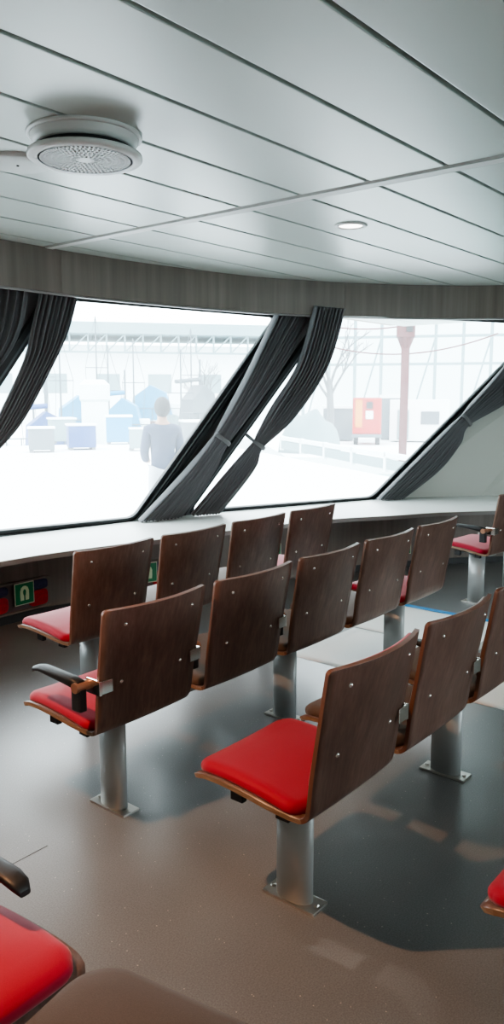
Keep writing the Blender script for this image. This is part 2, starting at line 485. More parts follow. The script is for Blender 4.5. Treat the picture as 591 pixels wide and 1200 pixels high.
def shell_pt(x, s):
    y, z = prof(s)
    k = (x / .225) ** 2
    bk = max(0, min(1, (s - SEC[9]) / (SEC[13] - SEC[9])))
    top = max(0, (s - SEC[13]) / (LEN - SEC[13]))
    y += k * (.008 + .030 * top) * bk
    z += k * .006 * (1 - bk) + k * .008 * top * 0
    return Vector((x, y, z))
def shell_n(x, s):
    e = .004
    a = shell_pt(x + e, s) - shell_pt(x - e, s); b2 = shell_pt(x, s + e) - shell_pt(x, s - e)
    n = a.cross(b2).normalized()
    return n if n.z + n.y > 0 else -n     # up and towards the sitter
def width_at(s):
    base = .226
    if s > SEC[6]:
        f = min(1, (s - SEC[6]) / (SEC[10] - SEC[6])); base = .226 - .016 * f * f * (3 - 2 * f)
    if s > SEC[10]:
        f = min(1, (s - SEC[10]) / .05); g = min(1, (s - SEC[10]) / (LEN - SEC[10]))
        base = .210 + .006 * math.sin(f * PI / 2) + .016 * g
    r1, r2 = .045, .014
    def rr(d, r): return 0 if d >= r else r - math.sqrt(max(0, r * r - (r - d) ** 2))
    return base - rr(s, r1) - rr(LEN - s, r2)
def shell_bm():
    bm = BM()
    ss = [0, .003, .008, .016, .028, .045]
    s = .06
    while s < LEN - .02:
        ss.append(s); s += .02 if abs(s - S_BEND) > .07 else .009
    ss += [LEN - .014, LEN - .009, LEN - .004, LEN - .001, LEN]
    nx = 16; th = .0065
    top, bot = [], []
    for s in ss:
        w = width_at(s)
        rt, rb = [], []
        for i in range(nx + 1):
            x = w * (2 * i / nx - 1); p = shell_pt(x, s); n = shell_n(x, min(max(s, .004), LEN - .004))
            rt.append(bm.verts.new(p + n * th)); rb.append(bm.verts.new(p - n * th))
        top.append(rt); bot.append(rb)
    m = len(ss)
    def q(vs, mi, sm=True):
        f = bm.faces.new(vs); f.material_index = mi; f.smooth = sm
    for j in range(m - 1):
        for i in range(nx):
            q([top[j][i], top[j][i + 1], top[j + 1][i + 1], top[j + 1][i]], 0)
            q([bot[j][i], bot[j + 1][i], bot[j + 1][i + 1], bot[j][i + 1]], 0)
        me_ = 1 if ss[j] < SEC[9] else 2
        q([top[j][0], top[j + 1][0], bot[j + 1][0], bot[j][0]], me_, False)
        q([top[j][nx], bot[j][nx], bot[j + 1][nx], top[j + 1][nx]], me_, False)
    for i in range(nx):
        q([top[0][i], bot[0][i], bot[0][i + 1], top[0][i + 1]], 1, False)
        q([top[-1][i], top[-1][i + 1], bot[-1][i + 1], bot[-1][i]], 2, False)
    return bm
def pad_bm(s0, s1, hw, th, rc, drop=.004):
    """upholstered pad lying on the shell between arc positions s0..s1"""
    bm = BM(); n = 26
    sc = (s0 + s1) / 2; hs = (s1 - s0) / 2
    top, bot = [], []
    def mp(t):     # denser near the rim
        return math.sin(t * PI / 2)
    for j in range(n + 1):
        rt, rb = [], []
        for i in range(n + 1):
            u = mp(2 * i / n - 1); v2 = mp(2 * j / n - 1)
            # rounded rectangle: squeeze the corners
            X = u * hw; S = v2 * hs
            ax, ay = abs(X), abs(S)
            cx, cy = hw - rc, hs - rc
            if ax > cx and ay > cy:
                dx, dy = ax - cx, ay - cy
                d = math.hypot(dx, dy); mxx = max(dx, dy)
                if d > 0: f = mxx / d; dx *= f; dy *= f
                X = math.copysign(cx + dx, X); S = math.copysign(cy + dy, S)
            e = max(0, 1 - max(abs(u), abs(v2)))
            edge = min(1, e / .12); h = math.sqrt(1 - (1 - edge) ** 2)
            crown = (1 - u * u) * (1 - v2 * v2)
            s = sc + S
            p = shell_pt(X, s); nn = shell_n(X, s)
            rt.append(bm.verts.new(p + nn * (.0065 + th * (.22 + .60 * h + .18 * crown))))
            rb.append(bm.verts.new(p + nn * .0065))
        top.append(rt); bot.append(rb)
    def q(vs):
        f = bm.faces.new(vs); f.smooth = True
    for j in range(n):
        for i in range(n):
            q([top[j][i], top[j][i + 1], top[j + 1][i + 1], top[j + 1][i]])
            q([bot[j][i], bot[j + 1][i], bot[j + 1][i + 1], bot[j][i + 1]])
    for i in range(n):
        q([top[0][i], bot[0][i], bot[0][i + 1], top[0][i + 1]]); q([top[n][i], top[n][i + 1], bot[n][i + 1], bot[n][i]])
        q([top[i][0], top[i + 1][0], bot[i + 1][0], bot[i][0]]); q([top[i][n], bot[i][n], bot[i + 1][n], top[i + 1][n]])
    bmesh.ops.remove_doubles(bm, verts=bm.verts, dist=1e-5)
    return bm
def mesh_from(name, bm, mats):
    me = bpy.data.meshes.new(name); bmesh.ops.recalc_face_normals(bm, faces=bm.faces); bm.to_mesh(me); bm.free()
    for m_ in mats: me.materials.append(m_)
    return me
ME = {}
ME['shell'] = mesh_from('seat_shell', shell_bm(), [M['walnut'], M['ply_edge'], M['dark_edge']])
for c in ('red', 'taupe'):
    ME['seat_' + c] = mesh_from('seat_cushion', pad_bm(.018, SEC[9] - .006, .213, .036, .05), [M[c]])
    ME['back_' + c] = mesh_from('back_cushion', pad_bm(SEC[12] + .03, LEN - .005, .212, .020, .03), [M[c]])
def screw_bm(x, s):
    bm = BM(); p = shell_pt(x, s); n = -shell_n(x, s)
    lathe(bm, [(.0, .0045), (.004, .0040), (.0062, .0022), (.0068, 0)], n=12)
    rot = Vector((0, 0, 1)).rotation_difference(n).to_matrix().to_4x4()
    bmesh.ops.transform(bm, matrix=Matrix.Translation(p + n * .0063) @ rot, verts=bm.verts)
    for f in bm.faces: f.smooth = True
    return bm
def s_at_z(z):
    s = SEC[12]
    while s < LEN and prof(s)[1] < z: s += .002
    return s
SCREWS = [(-.15, .79), (.15, .79), (-.135, .585), (.135, .585)]
ME['screws'] = [mesh_from('screw', screw_bm(x, s_at_z(z)), [M['chrome']]) for x, z in SCREWS]
def arm_parts(side):
    x = side * .2595
    bm = BM()     # bracket plate wrapping the shell edge
    xin = .155
    pb = shell_pt(side * .2, s_at_z(.60))
    box(bm, min(side * .178, side * .226), max(side * .178, side * .226), pb.y - .018, pb.y - .012, .566, .610, 0, .002)
    box(bm, min(side * .223, side * .232), max(side * .223, side * .232), pb.y - .0175, pb.y + .052, .563, .611, 0, .002)
    br = mesh_from('bracket', bm, [M['chrome']])
    bm = BM(); tube(bm, [(side * .230, pb.y + .045, .590), (side * .284, pb.y + .045, .590)], .017, 16)
    pv = mesh_from('pivot', bm, [M['copper']])
    bm = BM()     # arm: L shaped, drooping nose
    y0 = pb.y + .05
    P = [(x, y0 - .012, .592), (x, y0 + .03, .600), (x, y0 + .09, .604), (x, y0 + .15, .607), (x, y0 + .190, .609), (x, y0 + .222, .603), (x, y0 + .238, .592)]
    H_ = [.018, .017, .014, .011, .009, .009, .006]; Wd = [.018, .021, .022, .023, .023, .020, .012]
    rings = []
    for (px, py, pz), h, w in zip(P, H_, Wd):
        ring = []
        for k in range(16):
            a = 2 * PI * k / 16
            cx, sx = math.cos(a), math.sin(a)
            ring.append(bm.verts.new((px + w * math.copysign(abs(cx) ** .6, cx), py, pz + h * math.copysign(abs(sx) ** .6, sx))))
        rings.append(ring)
    for r1, r2 in zip(rings, rings[1:]):
        for k in range(16): bm.faces.new([r1[k], r1[(k + 1) % 16], r2[(k + 1) % 16], r2[k]]).smooth = True
    bm.faces.new(rings[0]); bm.faces.new(rings[-1])
    box(bm, x - .014, x + .014, y0 - .020, y0 + .026, .508, .592, 0, .008)
    ar = mesh_from('armrest', bm, [M['black']])
    return br, pv, ar
ME['arm-1'] = arm_parts(-1); ME['arm1'] = arm_parts(1)
def ob(name, me, parent):
    o = bpy.data.objects.new(name, me); return link(o, parent)
def chair(x, y, color, label, rz=0, arms=(), group=None, off=None):
    t = thing('seat_unit' if False else 'lounge_chair', label, 'chair', (x, y, 0), rz, group)
    ob('seat_shell', ME['shell'], t)
    ob('seat_cushion', ME['seat_' + color], t)
    ob('back_cushion', ME['back_' + color], t)
    for me in ME['screws']: ob('screw', me, t)
    for s in arms:
        br, pv, ar = ME['arm%d' % s]
        a = ob('armrest', ar, t)
        if off: a.location = off
        ob('bracket', br, a); ob('pivot', pv, a)
    return t

PX = .52; X0 = 1.745
ROWY = {1: 2.93, 2: 2.105, 3: 1.27, 4: .385}
# row nearest the window ledge
rl = 'row nearest the window ledge'
chair(2.28, ROWY[1], 'red', 'brown chair with red seat, left end of the row nearest the window ledge', group='chairs in the row nearest the ledge')
chair(2.28 + PX, ROWY[1], 'taupe', 'second brown wooden chair from the left in the row nearest the window ledge, taupe seat', group='chairs in the row nearest the ledge')
chair(2.28 + 2 * PX, ROWY[1], 'taupe', 'third brown wooden chair from the left in the row nearest the window ledge, taupe seat', group='chairs in the row nearest the ledge')
chair(2.28 + 3 * PX, ROWY[1], 'red', 'right end chair with red seat in the row nearest the window ledge', group='chairs in the row nearest the ledge')
# middle row
chair(X0, ROWY[2], 'red', 'wooden chair with red seat and black end armrest, left end of the middle row', arms=(-1, 1), group='chairs in the middle row')
chair(X0 + PX, ROWY[2], 'taupe', 'second chair from the left in the middle row, taupe seat beside the armrest chair', arms=(1,), group='chairs in the middle row')
chair(X0 + 2 * PX, ROWY[2], 'taupe', 'centre chair of the five in the middle row, taupe seat', group='chairs in the middle row')
chair(X0 + 3 * PX, ROWY[2], 'taupe', 'fourth chair from the left in the middle row, taupe seat left of the red one', group='chairs in the middle row')
chair(X0 + 4 * PX, ROWY[2], 'red', 'wooden chair with red seat, right end of the middle row above white sheets', group='chairs in the middle row')
# front row
chair(X0, ROWY[3], 'red', 'large foreground wooden chair with bright red seat, nearest to the camera', arms=(1,), group='chairs in the foreground row')
chair(X0 + PX, ROWY[3], 'taupe', 'taupe-seated wooden chair just right of the large red foreground chair', arms=(1,), group='chairs in the foreground row')
chair(X0 + 2 * PX, ROWY[3], 'taupe', 'wooden chair back cut by the right edge, third in the foreground row', group='chairs in the foreground row')
# row at the right edge, facing row at the lower left, and the pair by the bow
chair(X0 - .045, ROWY[4], 'red', 'red seat corner cut by the right edge at the lower right of the picture')
chair(.615, 1.285, 'red', 'red seat with black armrest facing the other way at the lower left corner', rz=PI, arms=(-1,), off=(.075, -.0, -.05))
chair(5.37, 2.26, 'red', 'red-cushioned chair with black armrest standing alone at the far right by the ledge', rz=math.radians(-6), arms=(-1,))
chair(5.37 + PX * math.cos(math.radians(6)), 2.26 - PX * math.sin(math.radians(6)), 'taupe', 'taupe-seated chair behind the far right red armrest chair', rz=math.radians(-6))

# steel beams and posts carrying the chairs
def beam_unit(name_label, x0, x1, y, posts, rz=0, piv=None):
    """x0..x1 beam ends, posts = x positions"""
    piv = piv or (x0, y)
    t = thing('seat_beam_frame', name_label, 'seat frame', (piv[0], piv[1], 0), rz)
    ox = piv[0]
    for yy in (.06, -.10):
        bm = BM(); box(bm, x0 - ox, x1 - ox, yy - .02, yy + .02, .384, .404, 0, .003)
        r = obj('rail', bm, M['grey_paint'], t)
        for xe, sg in ((x0 - ox, -1), (x1 - ox, 1)):
            bm = BM(); box(bm, min(xe, xe + sg * .02), max(xe, xe + sg * .02), yy - .022, yy + .022, .376, .407, 0, .004)
            obj('end_cap', bm, M['black'], r)
    for p in posts:
        px = p - ox
        bm = BM(); n = 28
        rings = [[bm.verts.new((px + .034 * math.cos(2 * PI * k / n), .064 * math.sin(2 * PI * k / n), z)) for k in range(n)] for z in (.009, .374)]
        for k in range(n): bm.faces.new([rings[0][k], rings[0][(k + 1) % n], rings[1][(k + 1) % n], rings[1][k]]).smooth = True
        bm.faces.new(rings[0]); bm.faces.new(rings[1])
        box(bm, px - .05, px + .05, -.125, .09, .373, .384, 0, .002)
        post = obj('post', bm, M['grey_paint'], t)
        bm = BM(); box(bm, px - .038, px + .038, -.096, .096, 0, .009, 0, .003)
        bp = obj('base_plate', bm, M['steel'], post)
        for yy in (-.080, .080):
            bm = BM(); lathe(bm, [(0, .006), (.006, .0055), (.0085, .002), (.009, 0)], c=(px, yy, .009), n=6)
            obj('bolt', bm, M['steel'], post)
    return t
beam_unit('grey steel frame with posts under the row nearest the window ledge', 2.28 - .17, 2.28 + 3 * PX + .17, ROWY[1], [2.33, 2.28 + 3 * PX - .1])
beam_unit('grey steel frame with three posts under the middle row of chairs', X0 - .17, X0 + 4 * PX + .17, ROWY[2], [X0 + .02, X0 + 2 * PX + .03, X0 + 4 * PX + .03])
beam_unit('grey steel frame with posts under the large foreground row', X0 - .17, X0 + 3 * PX + .17, ROWY[3], [X0 + .01, X0 + 2 * PX])
beam_unit('grey steel frame under the red seat cut by the right edge', X0 - .21, X0 + PX, ROWY[4], [X0 - .035])
beam_unit('grey steel frame under the lower left red seat', .615 - .17, .615 + .17, 1.285, [.605], piv=(.615, 1.285), rz=PI)
beam_unit('grey steel frame and post under the far right red armrest chair', 5.37 - .17, 5.37 + PX + .17, 2.26, [5.36, 5.37 + PX], rz=math.radians(-6), piv=(5.37, 2.26))

# padded stool at the bottom edge
t = thing('padded_stool', 'dark taupe padded stool corner at the bottom edge of the picture', 'stool', (.625, .765, 0), math.radians(10))
def rbox_pad(w, d, z0, z1, rc, mt_, name, parent):
    bm = BM(); n = 10; P = []
    for i in range(4):
        cx = (w / 2 - rc) * (1, -1, -1, 1)[i]; cy = (d / 2 - rc) * (1, 1, -1, -1)[i]
        for j in range(n + 1):
            a = PI / 2 * i + PI / 2 * j / n; P.append((cx, cy, math.cos(a), math.sin(a)))
    rr = (z1 - z0) * .45; rings = []
    for z, ins in ((z0, .006), (z0 + .004, 0), (z1 - rr, 0), (z1 - rr * .5, rr * .13), (z1 - rr * .15, rr * .45), (z1, rr), (z1 + .004, rr * 2.5)):
        rings.append([bm.verts.new((x + c * (rc - ins), y + s * (rc - ins), z)) for x, y, c, s in P])
    for a, b2 in zip(rings, rings[1:]):
        for k in range(len(P)): bm.faces.new([a[k], a[(k + 1) % len(P)], b2[(k + 1) % len(P)], b2[k]]).smooth = True
    bm.faces.new(rings[0]); bm.faces.new(rings[-1]).smooth = True
    return obj(name, bm, mt_, parent)
rbox_pad(.40, .40, .485, .545, .09, fabric('dark_taupe', (.075, .055, .042), .8, 500, .6, .1), 'seat_cushion', t)
bm = BM(); lathe(bm, [(0, .47), (.15, .47), (.15, .485), (0, .485)]); obj('seat_plate', bm, M['black'], t)
bm = BM(); lathe(bm, [(.03, .012), (.03, .47)]); obj('post', bm, M['grey_paint'], t, True)
bm = BM(); lathe(bm, [(0, 0), (.16, 0), (.16, .008), (.03, .016), (0, .016)]); obj('base', bm, M['grey_paint'], t)

# ------------------------------------------------------------------ curtains
def curtain(label, Lp, Rp, tie_i, folds, hook=None):
    t = thing('curtain', label, 'curtain', tuple(Vector(Lp[-1]).lerp(Vector(Rp[-1]), .5)))
    org = Vector(t.location)
    n = 70; nc = folds * 8
    A = catmull(Lp, n); B = catmull(Rp, n)
    bm = BM(); rows = []
    rnd = random.Random(len(label))
    ph = [rnd.uniform(.75, 1.25) for _ in range(folds + 1)]
    off = [rnd.uniform(-.3, .3) for _ in range(folds + 1)]
    tt = tie_i / (len(Lp) - 1)
    for i in range(n + 1):
        a, b2 = A[i], B[i]; w = (b2 - a).length
        d = (b2 - a).normalized()
        dn = (A[min(i + 1, n)] - A[max(i - 1, 0)] + B[min(i + 1, n)] - B[max(i - 1, 0)]).normalized()
        nn = d.cross(dn).normalized()
        if nn.y > 0: nn = -nn
        tie = math.exp(-((i / n - tt) / .035) ** 2)
        amp = min(.030, .009 + w * .085) * (1 - .35 * tie)
        row = []
        for j in range(nc + 1):
            u = j / nc; k = min(int(u * folds), folds - 1)
            lf = u * folds - k
            am = amp * (ph[k] * (1 - lf) + ph[k + 1] * lf)
            ww = math.sin(2 * PI * u * folds + .8 * math.sin(2.2 * i / n + off[k] * 3))
            ww = math.copysign(abs(ww) ** .75, ww)
            bow = math.sin(PI * u) * (.012 + .03 * tie)
            p = a.lerp(b2, u) + nn * (am * ww + bow - .008) + d * (am * .35 * math.cos(4 * PI * u * folds * .5))
            row.append(bm.verts.new(p - org))
        rows.append(row)
    for i in range(n):
        for j in range(nc):
            bm.faces.new([rows[i][j], rows[i][j + 1], rows[i + 1][j + 1], rows[i + 1][j]]).smooth = True
    dr = obj('drape', bm, M['curtain'], t)
    so = dr.modifiers.new('thick', 'SOLIDIFY'); so.thickness = .0025; so.offset = 0
    # tie band wrapped round the waist
    ci = round(tt * n); a, b2 = A[ci], B[ci]; c = (a + b2) / 2; hw = (b2 - a).length / 2 + .012
    d = (b2 - a).normalized(); dn = ((A[ci + 2] + B[ci + 2]) - (A[ci - 2] + B[ci - 2])).normalized(); nn = d.cross(dn).normalized()
    if nn.y > 0: nn = -nn
    bm = BM(); rg = []
    for s in (-.017, -.012, .012, .017):
        rad = 1.0 if abs(s) < .015 else .93
        rg.append([bm.verts.new(c - org + nn * .012 + d * (hw * rad * math.cos(2 * PI * k / 28)) + nn * (.036 * rad * math.sin(2 * PI * k / 28)) + dn * (s + .01 * math.cos(2 * PI * k / 28))) for k in range(28)])
    for r1, r2 in zip(rg, rg[1:]):
        for k in range(28): bm.faces.new([r1[k], r1[(k + 1) % 28], r2[(k + 1) % 28], r2[k]]).smooth = True
    tb = obj('tieback', bm, M['tie'], t)
    tb.modifiers.new('thick', 'SOLIDIFY').thickness = .003
    if hook is not None:
        bm = BM(); h = Vector(hook)
        tube(bm, [c - org + d * hw * -.6, (c + h) / 2 - org + Vector((0, 0, -.015)), h - org], [.006, .008, .006], 8)
        tube(bm, [c - org + d * hw * .2 + nn * .0, (c + d * hw * .5 + h) / 2 - org, h - org], [.006, .008, .006], 8)
        obj('strap', bm, M['tie'], t)
    return t
C0 = ([(2.5, 4.27, 2.2), (2.52, 4.35, 1.93), (2.50, 4.40, 1.702), (2.392, 4.515, 1.323), (2.372, 4.534, 1.262), (2.3, 4.596, 1.068), (2.047, 4.758, .57)],
      [(2.955, 4.18, 2.2), (2.937, 4.254, 1.937), (2.835, 4.33, 1.711), (2.541, 4.485, 1.32), (2.47, 4.517, 1.248), (2.417, 4.574, 1.061), (2.261, 4.718, .57)])
C1 = ([(3.035, 4.17, 2.2), (3.002, 4.24, 1.941), (2.971, 4.301, 1.715), (2.84, 4.413, 1.367), (2.75, 4.481, 1.162), (2.571, 4.585, .887), (2.33, 4.71, .565)],
      [(3.29, 4.12, 2.2), (3.258, 4.175, 1.992), (3.2, 4.233, 1.802), (3.007, 4.379, 1.364), (2.83, 4.475, 1.12), (2.687, 4.563, .877), (2.53, 4.67, .565)])
C2 = ([(4.965, 3.78, 2.2), (4.877, 3.85, 1.969), (4.738, 3.968, 1.6), (4.553, 4.103, 1.204), (4.384, 4.193, .976), (4.19, 4.283, .767), (3.99, 4.375, .562)],
      [(5.42, 3.685, 2.2), (5.247, 3.788, 1.913), (5.025, 3.912, 1.59), (4.7, 4.089, 1.138), (4.609, 4.155, .942), (4.486, 4.228, .743), (4.345, 4.30, .562)])
C3 = ([(5.15, 3.575, 2.2), (5.117, 3.71, 1.75), (4.973, 3.862, 1.407), (4.874, 3.976, 1.141), (4.754, 4.073, .958), (4.628, 4.174, .775), (4.48, 4.29, .562)],
      [(5.415, 3.475, 2.2), (5.375, 3.613, 1.742), (5.187, 3.799, 1.342), (4.974, 3.95, 1.096), (4.942, 4.004, .949), (4.865, 4.077, .796), (4.717, 4.20, .562)])
C4 = ([(7.583, 2.626, 2.241), (7.392, 2.77, 1.993), (7.154, 2.962, 1.636), (6.928, 3.136, 1.328), (6.724, 3.279, 1.1), (6.501, 3.435, .852), (6.25, 3.615, .562)],
      [(8.316, 2.335, 2.279), (8.029, 2.531, 1.975), (7.57, 2.83, 1.542), (7.063, 3.108, 1.245), (7.002, 3.184, 1.059), (6.858, 3.307, .818), (6.55, 3.50, .562)])
curtain('dark grey pleated curtain cut by the upper left edge of the picture', *C0, 4, 9)
curtain('dark grey curtain hanging over the left edge of the left window', *C1, 4, 8)
curtain('grey tied curtain over the right edge of the left window, paler pleats below its tie', *C2, 3, 11)
curtain('grey tied curtain over the left edge of the right window, strapped to pillar', *C3, 3, 9, hook=(4.86, 4.14, 1.27))
curtain('grey tied curtain along the slanted right edge of the right window', *C4, 3, 10)

# ------------------------------------------------------------------ ceiling fittings
t = thing('ceiling_vent', 'round white slotted air vent hanging just below the ceiling', 'vent', (1.85, 2.265, CEIL))
bm = BM(); lathe(bm, [(.196, 0), (.199, -.008), (.192, -.012), (.185, -.012), (.185, 0)], n=48); obj('collar', bm, M['white_metal'], t, True)
bm = BM(); lathe(bm, [(.186, -.010), (.180, -.030), (.172, -.044), (.160, -.044)], n=48); obj('throat', bm, M['white_metal'], t, True)
bm = BM(); lathe(bm, [(.162, -.040), (.150, -.060), (0, -.060)], n=40); obj('duct', bm, M['vent_dark'], t, True)
for k in range(3):
    a = 2 * PI * k / 3 + 2.1
    bm = BM(); tube(bm, [(.15 * math.cos(a), .15 * math.sin(a), -.05), (.17 * math.cos(a), .17 * math.sin(a), -.072)], .004, 8)
    obj('spring_clip', bm, M['chrome'], t)
# face: rings with slots between radial bars
bm = BM()
ZF = -.084
def arcbox(r0, r1, a0, a1, z0, z1, seg_=3):
    pts = []
    for z in (z0, z1):
        pts.append([[bm.verts.new((r * math.cos(a0 + (a1 - a0) * k / seg_), r * math.sin(a0 + (a1 - a0) * k / seg_), z)) for k in range(seg_ + 1)] for r in (r0, r1)])
    for k in range(seg_):
        bm.faces.new([pts[0][0][k], pts[0][0][k + 1], pts[0][1][k + 1], pts[0][1][k]])
        bm.faces.new([pts[1][0][k], pts[1][1][k], pts[1][1][k + 1], pts[1][0][k + 1]])
        for q in (0, 1): bm.faces.new([pts[0][q][k], pts[1][q][k], pts[1][q][k + 1], pts[0][q][k + 1]])
    for k in (0, seg_): bm.faces.new([pts[0][0][k], pts[0][1][k], pts[1][1][k], pts[1][0][k]])
ringr = [.028, .050, .072, .094, .116, .138, .160]
for r in ringr:
    arcbox(r - .0034, r + .0034, 0, 2 * PI - 1e-4, ZF, ZF + .005, 64)
for i in range(len(ringr) - 1):
    nb = max(8, int(2 * PI * (ringr[i] + ringr[i + 1]) / 2 / .0145))
    for k in range(nb):
        a = 2 * PI * k / nb; w = .0030 / ((ringr[i] + ringr[i + 1]) / 2)
        w = min(w, PI / nb * .62)
        arcbox(ringr[i], ringr[i + 1], a - w, a + w, ZF, ZF + .004, 1)
arcbox(.0005, .026, 0, 2 * PI - 1e-4, ZF, ZF + .005, 32)
obj('grille', bm, M['white_metal'], t)
bm = BM(); lathe(bm, [(.156, ZF), (.192, ZF), (.198, ZF + .006), (.196, ZF + .018), (.188, ZF + .018), (.160, ZF + .008)], n=56); obj('rim', bm, M['white_metal'], t, True)
bm = BM(); lathe(bm, [(0, ZF + .016), (.165, ZF + .016)], n=40); obj('baffle', bm, mat('vent_baffle', (.04, .04, .04), .8), t)

t = thing('access_cover', 'flat round cover plate on the ceiling left of the vent', 'cover', (1.885, 2.715, CEIL))
bm = BM(); lathe(bm, [(0, -.014), (.115, -.014), (.128, -.008), (.132, 0)], n=40); obj('plate', bm, M['hoodgrey'], t, True)
bm = BM(); lathe(bm, [(0, -.018), (.005, -.017), (.006, -.013)], n=10); obj('screw', bm, M['vent_dark'], t)

def downlight(x, y, label, energy, col, spot=True, group=None, angle=176):
    t = thing('downlight', label, 'ceiling light', (x, y, CEIL), 0, group)
    bm = BM(); lathe(bm, [(.062, 0), (.086, 0), (.088, -.004), (.080, -.009), (.066, -.009), (.062, -.004)], n=36); obj('trim_ring', bm, M['white_metal'], t, True)
    bm = BM(); lathe(bm, [(0, -.004), (.064, -.004)], n=32); obj('diffuser', bm, M['lamp'], t)
    ld = bpy.data.lights.new('downlight_beam', 'SPOT'); ld.energy = energy; ld.color = col; ld.shadow_soft_size = .022
    ld.spot_size = math.radians(angle); ld.spot_blend = 1.0
    lo = bpy.data.objects.new('downlight_beam', ld); lo.location = (0, 0, -.03); link(lo, t)
    return t
downlight(3.66, 2.32, 'lit round recessed downlight in the ceiling right of the cross strip', 10, (1, .93, .84))
downlight(.45, 1.85, 'round recessed downlight beyond the left edge of the ceiling', 230, (1, .53, .29))
for (x, y) in ((.45, -1.2), (3.66, -1.6)):
    downlight(x, y, 'round recessed downlight in the ceiling behind the camera', 25, (1, .80, .62), group='downlights behind the camera')

# ------------------------------------------------------------------ signs and locker windows on the lower wall
def foot_at(x):
    for a, b2 in zip(CURVE_FOOT, CURVE_FOOT[1:]):
        if a[0] <= x <= b2[0]:
            pass
    P = resample(CURVE_FOOT, 400)
    k = min(range(len(P)), key=lambda i: abs(P[i].x - x)); k = max(1, min(k, len(P) - 2))
    d = (P[k + 1] - P[k - 1]).normalized()
    return P[k], d
def sign(x, z, label):
    p, d = foot_at(x)
    t = thing('life_jacket_sign', label, 'sign', (p.x + d.y * .034, p.y - d.x * .034, z), math.atan2(d.y, d.x))
    # local: x along wall, -y towards room
    bm = BM(); box(bm, -.079, .079, 0, .004, -.076, .076, 0); obj('border', bm, M['border'], t)
    bm = BM(); box(bm, -.073, .073, -.001, 0, -.070, .070, 0); obj('panel', bm, M['green'], t)
    # vest: two front halves and rounded collar
    bm = BM()
    out = []
    for s in (1, -1):
        pts = [(.006, -.046), (.034, -.046), (.036, -.02), (.036, .018), (.028, .040), (.012, .051), (0, .053), (0, .030), (.008, .026), (.013, .012), (.011, -.004), (.006, -.016)]
        vs = [bm.verts.new((s * a, -.0018, b2)) for a, b2 in pts]
        vb = [bm.verts.new((s * a, -.001, b2)) for a, b2 in pts]
        bm.faces.new(vs); n = len(vs)
        for k in range(n): bm.faces.new([vs[k], vs[(k + 1) % n], vb[(k + 1) % n], vb[k]])
    obj('vest_symbol', bm, M['pale_green'], t)
    return t
def locker(x, z, label, jackets):
    p, d = foot_at(x)
    ang = math.atan2(d.y, d.x)
    t = thing('locker_window', label, 'locker window', (p.x, p.y, z), ang)
    w, h = .255, .095
    bm = BM(); box(bm, -w, w, -.006, -.001, -h, h, 0); obj('backing', bm, M['locker'], t)
    bm = BM()
    for (a, b2, c, e) in ((-w - .012, w + .012, h, h + .012), (-w - .012, w + .012, -h - .012, -h), (-w - .012, -w, -h, h), (w, w + .012, -h, h)):
        box(bm, a, b2, -.028, -.001, c, e, 0, .002)
    obj('frame', bm, M['panel_wood'], t)
    if jackets:
        for (cx, m_, lab, wd) in ((-.165, 'jacket_blue', 'folded blue life jacket left of the green life jacket sign', .085), (.165, 'jacket_red', 'folded red life jacket right of the green life jacket sign', .085)):
            for (dz, hh, mm) in (((-.036, .055, 'jacket_red'), (.055, .034, 'jacket_blue'))):
                c = Vector((p.x, p.y, z)) + Vector((d.x, d.y, 0)) * cx + Vector((d.y, -d.x, 0)) * .015 + Vector((0, 0, dz))
                bm = BM(); bmesh.ops.create_uvsphere(bm, u_segments=24, v_segments=14, radius=1)
                for v_ in bm.verts:
                    q = v_.co; e = .55
                    v_.co = Vector((math.copysign(abs(q.x) ** e, q.x) * wd, math.copysign(abs(q.y) ** e, q.y) * .009, math.copysign(abs(q.z) ** e, q.z) * hh))
                side = 'left' if cx < 0 else 'right'
                part = 'lower red' if mm == 'jacket_red' else 'upper blue'
                o = obj('life_jacket', bm, M[mm], None, True, loc=c); o.rotation_euler = (0, 0, ang)
                tag(o, '%s folded life jacket in the locker window, %s of the %s green sign' % (part, side, jackets), 'life jacket')
    return t
locker(2.95, .17, 'dark recessed locker window low on the wall at the far left', 'leftmost')
sign(3.0, .19, 'leftmost green life jacket sign, low on the wall below the ledge')
locker(3.90, .18, 'recessed locker window low on the wall behind the first two ledge row chairs', 'second')
sign(3.92, .20, 'green life jacket sign between the first and second chairs of the ledge row')
sign(4.97, .235, 'green life jacket sign glimpsed left of the last chair of the ledge row')
sign(6.10, .20, 'green life jacket sign glimpsed left of the red end chair of the middle row')

# ------------------------------------------------------------------ protective sheets on the floor
def sheet(x0, x1, y0, y1, z, label):
    bm = BM(); n = 14; g = []
    for i in range(n + 1):
        g.append([bm.verts.new((x0 + (x1 - x0) * i / n, y0 + (y1 - y0) * j / n, z + .002 + .004 * abs(math.sin(i * 1.7 + j * .9)) * (1 if 0 < i < n and 0 < j < n else 0))) for j in range(n + 1)])
    for i in range(n):
        for j in range(n): bm.faces.new([g[i][j], g[i + 1][j], g[i + 1][j + 1], g[i][j + 1]]).smooth = True
    o = obj('floor_sheet', bm, M['paper'])
    o.modifiers.new('thick', 'SOLIDIFY').thickness = .002
    return tag(o, label, 'sheet')
sheet(4.28, 4.95, 1.35, 2.70, 0.0, 'white protective sheet on the floor edged with blue tape, nearer the far right chair')
sheet(3.55, 4.26, 1.30, 2.62, 0.0, 'white protective sheet on the floor beneath the red end of the middle row')
bm = BM(); box(bm, 4.935, 4.985, 1.35, 2.72, .004, .0075)
tag(obj('masking_tape', bm, M['tape']), 'strip of blue tape along the edge of the white floor sheet', 'tape')

